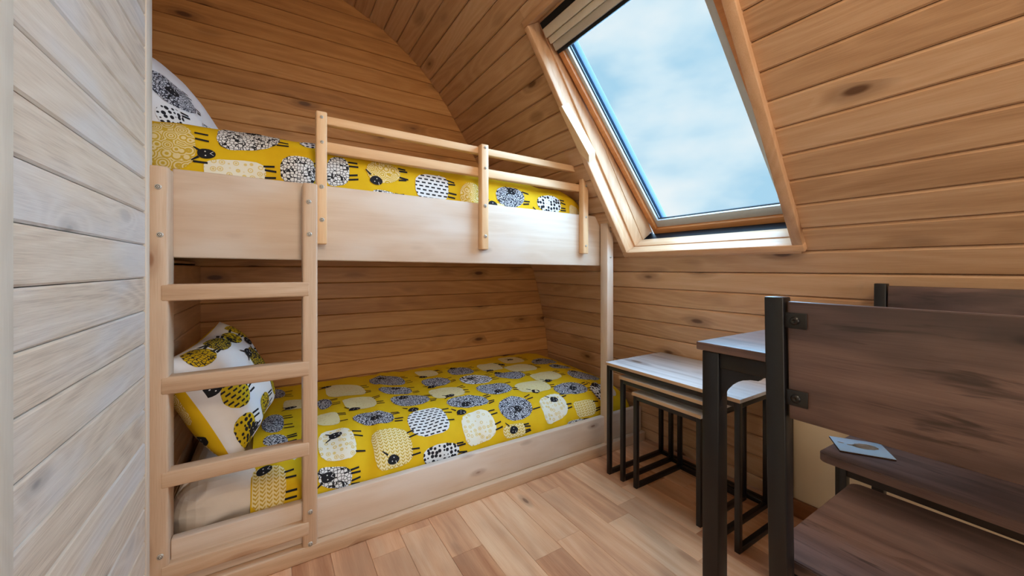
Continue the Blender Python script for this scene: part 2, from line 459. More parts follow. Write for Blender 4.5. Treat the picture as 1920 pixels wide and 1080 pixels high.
# ------------------------------------------------------------------ setting: arched right wall and ceiling
def arch_shell(name, s0, s1, off=0.024):
    """backing shell behind the boards, with the opening for the roof window"""
    ss = [s0] + [q for q in seams if s0 < q < s1] + [PL[i] for i in range(len(PL)) if s0 < PL[i] < s1] + [s1]
    ss += [q for q in (S_ANCH + 0.02, S_ANCH + WIN_S) if s0 < q < s1]
    ss = sorted(set(round(q, 5) for q in ss))
    ys = [Y_REAR, WIN_Y0, WIN_Y1, Y_BACK + 0.06]
    def nrm(q):
        a, b = pf_at(q - 0.02), pf_at(q + 0.02)
        t = (b - a).normalized()
        return Vector((t.y, -t.x))
    V, Fc = [], []
    for lay in (off, off + 0.05):
        for q in ss:
            p = pf_at(q); n = nrm(q)
            for y in ys:
                V.append((p.x + n.x * lay, y, p.y + n.y * lay))
    nq, ny = len(ss), len(ys)
    lid = nq * ny
    for i in range(nq - 1):
        for j in range(ny - 1):
            mid = 0.5 * (ss[i] + ss[i + 1])
            if j == 1 and S_ANCH + 0.02 < mid < S_ANCH + WIN_S:
                continue
            a = i * ny + j
            Fc.append((a, a + 1, a + ny + 1, a + ny))
            Fc.append((lid + a, lid + a + ny, lid + a + ny + 1, lid + a + 1))
    return raw(name, V, Fc, M['shell'])
S_CEIL = PL[17]
wall_right = arch_shell('wall_right', 0.0, S_CEIL)
tag(wall_right, 'honey pine board wall curving inwards around the roof window', 'wall', kind='structure')
ceiling = arch_shell('ceiling', S_CEIL - 0.02, PL[-1])
tag(ceiling, 'pine boarded ceiling curving over the top bunk', 'ceiling', kind='structure')
for a, b in zip(seams, seams[1:] + [PL[-1]]):
    p, q = pf_at(a), pf_at(b)
    ac = (q - p)
    w = ac.length
    if w < 0.01: continue
    across = (ac.x, 0, ac.y)
    nin = Vector((-ac.y, 0, ac.x)).normalized()
    par = wall_right if b <= S_CEIL + 0.05 else ceiling
    def run(y0, y1, pp=p, ww=w):
        plank('board', (pp.x, y0, pp.y), (0, 1, 0), across, nin, y1 - y0, ww, 0.018, M['arch'], par, 0.006)
    lo_, hi_ = a - S_ANCH, b - S_ANCH
    if hi_ <= 0.01 or lo_ >= WIN_S:
        run(Y_NEAR, Y_BACK - 0.002)
    else:
        run(Y_NEAR, WIN_Y0); run(WIN_Y1, Y_BACK - 0.002)
        if hi_ > WIN_S:
            t_ = (WIN_S - lo_) / w
            pp = p + ac * t_
            run(WIN_Y0, WIN_Y1, pp, w * (1 - t_))

# ------------------------------------------------------------------ setting: back wall
wall_back = box('wall_back', -1.0, 1.95, Y_BACK + 0.022, Y_BACK + 0.10, -0.05, 2.75, M['shell'])
tag(wall_back, 'honey pine board end wall behind both bunks', 'wall', kind='structure')
z = 2.1144 - 0.0921 * 23
while z < 2.62:
    zm = z + 0.09
    # length follows the arch (slanted end hidden in the shell)
    x1 = pf_x(min(max(z, 0.0), 2.60)) + 0.01
    if z > 1.0: x1 = pf_x(min(z, 2.60)) + 0.012
    plank('board', (-0.95, Y_BACK, z), (1, 0, 0), (0, 0, 1), (0, -1, 0), x1 + 0.95, 0.0921, 0.02, M['back'], wall_back, 0.0035)
    z += 0.0921

# ------------------------------------------------------------------ setting: left wall (limewashed) and alcove walls
XL = -0.302
wall_left = box('wall_left', XL - 0.09, XL - 0.02, Y_REAR, 1.50, -0.05, 2.62, M['shell_pale'])
tag(wall_left, 'limewashed pale pine board partition wall beside the ladder', 'wall', kind='structure')
z = 1.0642 - 0.0914 * 11
while z < 2.60:
    plank('board', (XL, 0.795, z), (0, 1, 0), (0, 0, 1), (1, 0, 0), 1.4425 - 0.795, 0.0914, 0.018, M['white'], wall_left, 0.004)
    z += 0.0914
box('corner_trim', XL - 0.02, XL + 0.003, 1.4435, 1.5025, -0.01, 2.60, M['white_z'], wall_left, 0.002)
door_trim = box('trim_1', XL - 0.02, XL + 0.006, 0.70, 0.794, -0.01, 2.60, M['white_z'], None, 0.003)
tag(door_trim, 'pale upright trim board at the near end of the limewashed wall', 'trim', kind='structure')
wall_rest = box('wall_left_near', XL - 0.02, XL, Y_REAR, 0.70, -0.05, 2.60, M['cream'])
tag(wall_rest, 'pale wall continuing beside the camera', 'wall', kind='structure')
wall_head = box('wall_head', XL - 0.09, XL - 0.02, 1.505, Y_BACK + 0.02, -0.05, 1.02, M['shell'])
tag(wall_head, 'short pine board wall at the head of the lower bunk', 'wall', kind='structure')
z = 0.0
while z < 1.0:
    plank('board', (XL, 1.505, z), (0, 1, 0), (0, 0, 1), (1, 0, 0), Y_BACK - 1.505, min(0.0921, 1.02 - z), 0.018, M['head'], wall_head, 0.0035)
    z += 0.0921
ledge = box('wall_ledge', -0.95, XL - 0.02, 1.505, Y_BACK + 0.02, 1.0, 1.03, M['head'])
tag(ledge, 'pine ledge above the head wall carrying the top bunk end', 'ledge', kind='structure')
wall_alcove = box('wall_alcove', -0.98, -0.95, 1.40, Y_BACK + 0.05, 0.95, 2.5, M['head'])
tag(wall_alcove, 'pine end wall of the upper sleeping niche', 'wall', kind='structure')
wall_alcove2 = box('wall_niche', -0.98, XL - 0.09, 1.42, 1.49, 0.95, 2.6, M['head'])
tag(wall_alcove2, 'pine cheek of the upper sleeping niche behind the partition', 'wall', kind='structure')
wall_front = box('wall_front', -1.0, 2.0, Y_REAR - 0.06, Y_REAR, -0.05, 2.75, M['cream'])
tag(wall_front, 'cream wall behind the camera', 'wall', kind='structure')

# cream panel and skirting low on the right wall
panel = box('wall_panel', 1.797, 1.815, -0.6, 0.745, 0.0, 0.50, M['cream'], None, 0.002)
tag(panel, 'cream panel low on the pine wall behind the dining chairs', 'panel', kind='structure')
skirt = box('baseboard_right', 1.780, 1.797, -0.6, 0.745, 0.0, 0.068, M['skirting'], None, 0.003)
tag(skirt, 'brown skirting board under the cream panel', 'baseboard', kind='structure')

# ------------------------------------------------------------------ setting: roof window
W0 = Vector((1.647, 0, 1.060))
WD = Vector((-0.5397, 0, 0.8418))           # up the slope
WN = Vector((0.8418, 0, 0.5397))            # outwards
def wp(y, s_, d): return W0 + WD * s_ + WN * d + Vector((0, y, 0))
window = empty('window_1', tuple(wp(1.03, 0.0, 0.0)))
tag(window, 'roof window in the sloping pine wall with pine frame and sash tilted ajar', 'window', kind='structure')
INV = Matrix.Translation(-window.location)
def slope_box(name, y0, y1, s0, s1, d0, d1, mat, parent=window, bev=0.0, fn=wp):
    off = Vector(window.location)
    pts = [fn(y0, s0, d0), fn(y1, s0, d0), fn(y1, s0, d1), fn(y0, s0, d1), fn(y0, s1, d0), fn(y1, s1, d0), fn(y1, s1, d1), fn(y0, s1, d1)]
    return hexa(name, [p - off for p in pts], mat, parent, bev)
TY0, TY1, TS0, TS1 = 0.606, 1.440, 0.012, 1.262
tw = 0.030
slope_box('architrave', TY0, TY1, TS0, TS0 + tw, -0.022, 0.012, M['trim'], bev=0.003)
slope_box('architrave', TY0, TY1, TS1 - tw, TS1, -0.022, 0.012, M['trim'], bev=0.003)
slope_box('architrave', TY0, TY0 + 0.036, TS0 + tw, TS1 - tw, -0.022, 0.012, M['trim_s'], bev=0.003)
slope_box('architrave', TY1 - 0.030, TY1, TS0 + tw, TS1 - tw, -0.022, 0.012, M['trim_s'], bev=0.003)
# stepped lining
LY0, LY1, LS0, LS1 = 0.648, 1.418, 0.034, 1.232
for d0, d1, g in ((0.0, 0.055, 0.0), (0.055, 0.125, 0.009), (0.125, 0.215, 0.012)):
    slope_box('lining', LY0 - 0.02, LY1 + 0.02, LS0 - 0.045, LS0 + (g * 0.4 if d0 < 0.1 else -0.012), d0, d1, M['trim'] if d0 < 0.1 else M['gasket'], bev=0.0015)
    slope_box('lining', LY0 - 0.02, LY1 + 0.02, LS1 - g, LS1 + 0.02, d0, d1, M['trim'], bev=0.0015)
    slope_box('lining', LY1 - g, LY1 + 0.02, LS0, LS1, d0, d1, M['trim_s'], bev=0.0015)
    slope_box('lining', LY0 - 0.02, LY0 + g, LS0, LS1, d0, d1, M['trim_s'], bev=0.0015)
# repair strip let into the left architrave (pale, angled end)
off = Vector(window.location)
rp = [(1.432, 0.86, -0.029), (1.424, 0.62, -0.029), (1.392, 0.565, -0.029), (1.374, 0.60, -0.029), (1.392, 0.74, -0.029), (1.410, 0.86, -0.029)]
vv = [wp(a, b, c) - off for a, b, c in rp] + [wp(a, b, c + 0.05) - off for a, b, c in rp]
n_ = len(rp)
ff = [tuple(range(n_)), tuple(range(2 * n_ - 1, n_ - 1, -1))] + [(i, i + n_, (i + 1) % n_ + n_, (i + 1) % n_) for i in range(n_)]
M['patch'] = wood('pale_patch', [(0.12, rgb(206, 166, 122)), (0.88, rgb(232, 204, 166))], 'Z', 0.5, 0.3, rgb(120, 90, 60), 0.6, 8, 0.1)
o = raw('repair_patch', vv, ff, M['patch'], window)
bm = bmesh.new(); bm.from_mesh(o.data); bmesh.ops.recalc_face_normals(bm, faces=bm.faces); bm.to_mesh(o.data); bm.free()
o['label'] = 'paler repair strip let into the window trim'
# sash tilted open about its top
HS, HD = 1.17, 0.064
ANG = math.radians(7.6)
def sp(y, s_, d):
    r = s_ - HS
    return wp(y, HS + r * math.cos(ANG) + (d) * math.sin(ANG) * 1.0, HD - r * math.sin(ANG) + d * math.cos(ANG))
SY0, SY1, SS0, SS1 = 0.690, 1.396, 0.004, 1.185
fw = 0.044
slope_box('sash_rail', SY0, SY1, SS0, SS0 + 0.038, -0.005, 0.045, M['sash'], bev=0.003, fn=sp)
slope_box('sash_rail', SY0, SY1, SS1 - 0.05, SS1, -0.005, 0.045, M['sash'], bev=0.003, fn=sp)
slope_box('sash_stile', SY1 - fw * 0.62, SY1, SS0 + 0.038, SS1 - 0.05, -0.005, 0.045, M['sash'], bev=0.003, fn=sp)
slope_box('sash_stile', SY0, SY0 + fw * 0.62, SS0 + 0.038, SS1 - 0.05, -0.005, 0.045, M['sash'], bev=0.003, fn=sp)
GY0, GY1, GS0, GS1 = SY0 + 0.055, SY1 - 0.048, SS0 + 0.082, SS1 - 0.07
# aluminium glazing beads between sash and pane
slope_box('glazing_bead', SY0 + 0.027, SY1 - 0.027, SS0 + 0.038, GS0, 0.012, 0.040, M['alu'], bev=0.002, fn=sp)
slope_box('glazing_bead', SY0 + 0.027, SY1 - 0.027, GS1, SS1 - 0.05, 0.012, 0.040, M['alu'], bev=0.002, fn=sp)
slope_box('glazing_bead', GY1, SY1 - 0.027, GS0, GS1, 0.012, 0.040, M['alu'], bev=0.002, fn=sp)
slope_box('glazing_bead', SY0 + 0.027, GY0, GS0, GS1, 0.004, 0.040, M['alu'], bev=0.002, fn=sp)
slope_box('gasket', GY1 - 0.004, GY1, GS0, GS1, 0.026, 0.032, M['gasket'], fn=sp)
slope_box('gasket', GY0, GY1, GS0, GS0 + 0.004, 0.026, 0.032, M['gasket'], fn=sp)
slope_box('window_pane', GY0 - 0.01, GY1 + 0.01, GS0 - 0.01, GS1 + 0.01, 0.034, 0.038, M['glass'], fn=sp)
# outer cladding around the sash: dark strips seen past the glass edge
slope_box('cladding', GY1 - 0.006, SY1 + 0.03, SS0, SS1 + 0.02, 0.050, 0.085, M['clad'], bev=0.002, fn=sp)
slope_box('cladding', SY0 - 0.03, GY0 + 0.004, SS0, SS1 + 0.02, 0.050, 0.085, M['clad'], bev=0.002, fn=sp)
slope_box('cladding', SY0 - 0.03, SY1 + 0.03, SS0 - 0.035, GS0 - 0.034, 0.050, 0.085, M['clad'], bev=0.002, fn=sp)
# fixed outer frame and flashing the sash opens away from
slope_box('flashing', LY0 - 0.03, LY1 + 0.03, -0.12, LS0 - 0.05, 0.215, 0.23, M['gasket'])
slope_box('flashing', LY1, LY1 + 0.14, -0.12, 1.3, 0.215, 0.23, M['clad'])
slope_box('flashing', LY0 - 0.14, LY0, -0.12, 1.3, 0.215, 0.23, M['clad'])
slope_box('flashing', LY0 - 0.14, LY1 + 0.14, LS1, 1.4, 0.215, 0.23, M['clad'])
# blind cassette across the top of the sash
def blind(s0, s1, d0, d1, m): return slope_box('blind_cassette', SY0 + 0.006, SY1 - 0.006, s0, s1, d0, d1, m, bev=0.003)
blind(1.150, 1.190, 0.030, 0.075, M['blind'])
blind(1.120, 1.148, 0.040, 0.082, M['blind'])
blind(1.085, 1.119, 0.052, 0.085, M['blind2'])
slope_box('blind_bar', SY0 + 0.006, SY1 - 0.006, 1.070, 1.084, 0.060, 0.088, M['gasket'], bev=0.002)
slope_box('blind_housing', LY0 + 0.01, LY1 - 0.01, 1.192, 1.222, 0.05, 0.14, M['gasket'])

# ------------------------------------------------------------------ bunk bed
bunk = empty('bunk_bed', (0.0, 1.50, 0.0))
tag(bunk, 'pale pine built-in bunk bed with ladder and guard rail', 'bunk bed')
def B(name, x0, x1, y0, y1, z0, z1, mat, bev=0.004, tilt=0.0, parent=None):
    return box(name, x0, x1, y0 - 1.5, y1 - 1.5, z0, z1, mat, parent or bunk, bev, 2, tilt)
TL = -0.011
YF, YP = 1.474, 1.540
# mesh for bolts: domed washer head with a dark socket
def bolt_mesh(r):
    bm = bmesh.new()
    prof = [(r * 1.0, 0.0), (r * 0.95, 0.0022), (r * 0.62, 0.0030), (r * 0.45, 0.0024), (r * 0.40, 0.0045), (r * 0.22, 0.0052), (r * 0.14, 0.0034)]
    n = 14
    rings = []
    for (rr, h) in prof:
        rings.append([bm.verts.new((rr * math.cos(2 * math.pi * i / n), -h, rr * math.sin(2 * math.pi * i / n))) for i in range(n)])
    for a, b in zip(rings, rings[1:]):
        for i in range(n):
            bm.faces.new((a[i], a[(i + 1) % n], b[(i + 1) % n], b[i]))
    bm.faces.new(rings[-1])
    bmesh.ops.recalc_face_normals(bm, faces=bm.faces)
    me = bpy.data.meshes.new('bolt')
    bm.to_mesh(me); bm.free()
    me.shade_smooth()
    me.materials.append(M['steel']); me.materials.append(M['bolt_dark'])
    for p in me.polygons:
        d = math.hypot(p.center.x, p.center.z)
        if r * 0.42 < d < r * 0.62 or d < r * 0.16: p.material_index = 1
    return me
BOLT_L, BOLT_S = bolt_mesh(0.0082), bolt_mesh(0.0058)
def bolt(x, y, z, parent, big=True):
    o_ = bpy.data.objects.new('bolt', BOLT_L if big else BOLT_S)
    COL.objects.link(o_)
    o_.parent = parent
    o_.location = (x, y - 1.5, z)
    return o_
post = B('ladder_post', -0.304, -0.2585, YF, 1.552, 0.0, 1.297, M['bunk_z'], 0.006)
for bx, bz in ((-0.281, 1.235), (-0.277, 1.097), (-0.276, 0.1666)): bolt(bx, YF, bz, post)
post = B('ladder_post', 0.0855, 0.1305, YF, 1.552, 0.0, 1.292, M['bunk_z'], 0.006)
for bx, bz in ((0.103, 1.2275), (0.105, 1.1166), (0.108, 0.1662), (0.108, 0.0568)): bolt(bx, YF, bz, post)
for z0, z1 in ((0.904, 0.953), (0.632, 0.683), (0.360, 0.407), (0.088, 0.135)):
    B('ladder_rung', -0.276, 0.106, YF - 0.0016, YF + 0.045, z0, z1, M['rung'], 0.005)
post = B('corner_post', 1.5285, 1.5735, YF, YF + 0.053, 0.051, 1.302, M['pale_z'], 0.003, TL)
for bz in (1.1992, 1.0606, 0.197): bolt(1.552, YF, bz, post, False)
B('upper_panel', -0.262, 1.640, YP, YP + 0.028, 1.030, 1.303, M['bunk_x'], 0.005, TL)
B('lower_rail', -0.258, 1.830, 1.497, 1.528, 0.052, 0.193, M['bunk_x'], 0.004)
B('plinth', -0.258, 1.835, 1.4725, 1.60, 0.0, 0.051, M['rung'], 0.004)
B('bed_base', -0.29, 1.66, YP + 0.03, 2.39, 1.052, 1.075, M['rung'], 0.003, TL)
B('bed_base', -0.25, 1.80, 1.53, 2.39, 0.04, 0.060, M['rung'], 0.003)
# guard rail
YG = 1.504
gp = [(0.1285, 0.1635, 1.0875, 1.5585, (1.5354, 1.4474, 1.289, 1.1721)),
      (0.7822, 0.8182, 1.0925, 1.5610, (1.5366, 1.4458, 1.2775, 1.1423)),
      (1.3830, 1.4200, 1.0930, 1.5560, (1.4343, 1.2707, 1.1183))]
for i, (x0, x1, z0, z1, bz) in enumerate(gp):
    post = B('guard_post', x0, x1, YG, YP - 0.0005, z0, z1, M['guard'], 0.004, TL)
    for j, zz in enumerate(bz):
        bolt(0.5 * (x0 + x1) + (0.0006 if j % 2 else -0.0006), YG, zz, post, (j >= 2) if i < 2 else False)
B('guard_rail', 0.13, 1.415, YP, YP + 0.03, 1.5265, 1.5580, M['guard_x'], 0.004, TL)
B('guard_rail', 0.13, 1.415, YP, YP + 0.03, 1.4245, 1.4640, M['guard_x'], 0.004, TL)

# ------------------------------------------------------------------ bedding
def catmull(P, n=10):
    out = []
    Q = [P[0]] + list(P) + [P[-1]]
    for i in range(1, len(Q) - 2):
        p0, p1, p2, p3 = [Vector(q) for q in Q[i - 1:i + 3]]
        for k_ in range(n):
            t = k_ / n
            out.append(0.5 * ((2 * p1) + (-p0 + p2) * t + (2 * p0 - 5 * p1 + 4 * p2 - p3) * t * t + (-p0 + 3 * p1 - 3 * p2 + p3) * t ** 3))
    out.append(Vector(P[-1]))
    return out
class Sweep:
    """cloth surface: u runs along X in metres, v along the cross-section from the back wall to the front hem"""
    def __init__(self, P, disp):
        self.C = catmull([(a, b) for a, b in P])
        self.L = [0.0]
        for a, b in zip(self.C, self.C[1:]): self.L.append(self.L[-1] + (a - b).length)
        self.disp = disp
    def sec(self, v):
        v = max(0.0, min(self.L[-1] - 1e-6, v))
        lo, hi = 0, len(self.L) - 1
        while hi - lo > 1:
            m = (lo + hi) // 2
            if self.L[m] <= v: lo = m
            else: hi = m
        k_ = (v - self.L[lo]) / (self.L[hi] - self.L[lo])
        p = self.C[lo].lerp(self.C[hi], k_)
        t = (self.C[hi] - self.C[lo]).normalized()
        return p, Vector((t.y, -t.x)) * -1.0
    def pt(self, u, v, lift=0.0):
        p, n = self.sec(v)
        if n.y < 0 and v < self.L[-1] * 0.5: n = -n
        d, dz = self.disp(u, v)
        d += lift
        return Vector((u, p.x + n.x * d, p.y + n.y * d + dz))
def fix_n(S):
    p, n = S.sec(0.2)
    if n.y < 0:
        old = S.sec
        S.sec = lambda v: (lambda r: (r[0], -r[1]))(old(v))
    return S
LOWP = [(2.385, .362), (2.2, .360), (2.0, .357), (1.85, .352), (1.75, .342), (1.67, .320), (1.60, .284), (1.557, .236), (1.540, .180), (1.536, .135)]
UPP = [(2.385, 1.50), (2.0, 1.505), (1.8, 1.50), (1.70, 1.492), (1.64, 1.475), (1.60, 1.44), (1.582, 1.39), (1.577, 1.33), (1.575, 1.26)]
def nz(x, y, z): return noise.noise(Vector((x, y, z)))
def disp_low(u, v):
    d = 0.007 * nz(u * 3.2, v * 2.6, 1.3) + 0.006 * nz(u * 8 + v * 5, v * 4.0, 4.7) + 0.0035 * nz(u * 20 - v * 9, v * 9.0, 7.7)
    f = max(0.0, min(1.0, (v - 0.60) / 0.15))
    d += f * 0.015 * nz(u * 15 + v * 2.5, v * 2.0, 9.1)                     # vertical puckers above the rail
    d += 0.005 * math.exp(-((u - 0.43 - 0.25 * (0.5 - v)) / 0.02) ** 2)     # pressed fold lines
    d += 0.004 * math.exp(-((u - 0.86 - 0.10 * (0.5 - v)) / 0.018) ** 2)
    dz = 0.0
    if u > 1.55: dz -= 0.055 * ((u - 1.55) / 0.25) ** 2
    if u < 0.02: dz -= 0.020 * ((0.02 - u) / 0.10) ** 1.5
    return d, dz
def disp_up(u, v):
    d = 0.008 * nz(u * 3.0, v * 3.0, 2.2) + 0.007 * nz(u * 7 + v * 6, v * 6.0, 5.1) + 0.003 * nz(u * 18 - v * 12, v * 10.0, 8.8)
    dz = 0.0
    if u > 0.3: dz -= 0.055 * min(1.0, (u - 0.3) / 1.0)
    if u > 1.30: dz -= 0.045 * ((u - 1.30) / 0.14) ** 2
    return d, dz

class MB:
    def __init__(self): self.v, self.f, self.m, self.uv = [], [], [], []
    def grid(self, fn, us, vs, mat):
        b = len(self.v)
        for a in us:
            for c in vs:
                self.v.append(fn(a, c)); self.uv.append((a, c))
        n = len(vs)
        for i in range(len(us) - 1):
            for j in range(n - 1):
                k_ = b + i * n + j
                self.f.append((k_, k_ + n, k_ + n + 1, k_ + 1)); self.m.append(mat)
    def fan(self, fn, outline, mat, rings=5, centre=None):
        """filled star-shaped patch: outline is a list of (u,v)"""
        cu = sum(p[0] for p in outline) / len(outline); cv = sum(p[1] for p in outline) / len(outline)
        if centre: cu, cv = centre
        b = len(self.v)
        n = len(outline)
        self.v.append(fn(cu, cv)); self.uv.append((cu, cv))
        for r in range(1, rings + 1):
            t = r / rings
            for (a, c) in outline:
                uu, v2 = cu + (a - cu) * t, cv + (c - cv) * t
                self.v.append(fn(uu, v2)); self.uv.append((uu, v2))
        for i in range(n):
            j = (i + 1) % n
            self.f.append((b, b + 1 + i, b + 1 + j)); self.m.append(mat)
            for r in range(rings - 1):
                p = b + 1 + r * n
                self.f.append((p + i, p + n + i, p + n + j, p + j)); self.m.append(mat)
    def build(self, name, mats, parent=None):
        me = bpy.data.meshes.new(name)
        me.from_pydata([tuple(p) for p in self.v], [], self.f)
        for m_ in mats: me.materials.append(m_)
        me.polygons.foreach_set('material_index', self.m)
        ul = me.uv_layers.new(name='UVMap')
        flat = []
        for lp in me.loops:
            flat.extend(self.uv[lp.vertex_index])
        ul.data.foreach_set('uv', flat)
        me.update()
        me.shade_smooth()
        return link(name, me, None, parent)
MATS = ['yellow'] + WOOLS + ['ink', 'chalk', 'sheet', 'whitecloth', 'ydash', 'yspots', 'yscrib', 'ynet']
MI = {k_: i for i, k_ in enumerate(MATS)}
def lerp(a, b, t): return a + (b - a) * t
def clampv(u, v, lim): return (max(lim[0], min(lim[1], u)), max(lim[2], min(lim[3], v)))
def ellipse(cu, cv, a, b, rho=0.0, ex=2.0, n=40, wob=0.0, seed=0, rot=0.0):
    out = []
    for i in range(n):
        t = 2 * math.pi * i / n
        x, y = math.cos(t), math.sin(t)
        x = math.copysign(abs(x) ** (2 / ex), x); y = math.copysign(abs(y) ** (2 / ex), y)
        w = 1 + wob * math.sin(t * 13 + seed) + 0.03 * math.sin(t * 3 + seed * 1.7)
        x *= w; y *= w
        if rot:
            x, y = x * math.cos(rot) - y * math.sin(rot), x * math.sin(rot) + y * math.cos(rot)
        out.append((cu + a * x, cv + b * (rho * x + math.sqrt(max(0.0, 1 - rho * rho)) * y)))
    return out
def sheep(mb, fn, spec, lim, scale=1.0, legdir=1.0, seed=0):
    cu, cv, a, b, rho, ty, hu, hv = spec
    r = random.Random(seed * 17 + 5)
    ex = {'plain': 3.6, 'knit': 4.0, 'dash': 3.0, 'dots': 3.0, 'net': 2.8}.get(ty, 2.3)
    rho = max(-0.4, min(0.4, rho))
    ol = [clampv(p, q, lim) for p, q in ellipse(cu, cv, a, b, rho, ex, 44, 0.012, seed)]
    mb.fan(lambda p, q: fn(p, q, 0.0016), ol, MI[ty], 7)
    # legs: short dark strokes off the +u side
    for k_ in (-0.62, -0.34, 0.30, 0.60):
        if r.random() < 0.12: continue
        vv_ = cv + b * (k_ + rho)
        u0 = cu + legdir * a * (1 - 0.25 * abs(k_) ** 3) * 0.97
        ln = 0.030 + 0.008 * r.random(); sl = (r.random() - 0.5) * 0.012; th = 0.0035
        ol = [(u0, vv_ - th), (u0 + legdir * ln, vv_ + sl - th), (u0 + legdir * ln, vv_ + sl + th), (u0, vv_ + th)]
        if all(lim[0] < p < lim[1] and lim[2] < q < lim[3] for p, q in ol):
            mb.fan(lambda p, q: fn(p, q, 0.0019), ol, MI['ink'], 2)
    if hu is not None:
        hs = 0.024 * scale
        rot = r.choice([-0.3, 0.2, 0.4]) + 0.2
        ol = [clampv(p, q, lim) for p, q in ellipse(hu, hv, hs, hs * 0.72, 0, 2.2, 20, 0, 1, rot)]
        mb.fan(lambda p, q: fn(p, q, 0.0024), ol, MI['ink'], 3)
        cx, sx = math.cos(rot), math.sin(rot)
        for e in (-1, 1):                                         # ears
            q0 = (hu - hs * 0.75 * cx - e * hs * 0.45 * -sx, hv - hs * 0.75 * sx + e * hs * 0.45 * cx)
            q1 = (q0[0] - hs * 0.75 * cx + e * 0.3 * hs * sx, q0[1] - hs * 0.5 * sx + e * hs * 0.55 * cx)
            dx, dy = q1[0] - q0[0], q1[1] - q0[1]
            l_ = math.hypot(dx, dy); nx, ny = -dy / l_ * 0.004, dx / l_ * 0.004
            ol = [(q0[0] + nx, q0[1] + ny), (q1[0] + nx * .5, q1[1] + ny * .5), (q1[0] - nx * .5, q1[1] - ny * .5), (q0[0] - nx, q0[1] - ny)]
            if all(lim[0] < p < lim[1] and lim[2] < q < lim[3] for p, q in ol):
                mb.fan(lambda p, q: fn(p, q, 0.0025), ol, MI['ink'], 2)
        for du, dv in ((-0.1, -0.3), (-0.1, 0.3)):                # eyes
            ol = ellipse(hu + hs * du * cx - hs * dv * sx, hv + hs * du * sx + hs * dv * cx, 0.0022, 0.0022, 0, 2, 8)
            mb.fan(lambda p, q: fn(p, q, 0.0030), ol, MI['chalk'], 1)
        for e in (-1, 1):                                         # mouth: a small V
            p0 = (hu + hs * 0.42 * cx, hv + hs * 0.42 * sx)
            p1 = (hu + hs * 0.78 * cx - e * hs * 0.28 * sx, hv + hs * 0.78 * sx + e * hs * 0.28 * cx)
            th = 0.0011
            ol = [(p0[0] - th, p0[1]), (p1[0] - th, p1[1]), (p1[0] + th, p1[1]), (p0[0] + th, p0[1])]
            mb.fan(lambda p, q: fn(p, q, 0.0030), ol, MI['chalk'], 1)

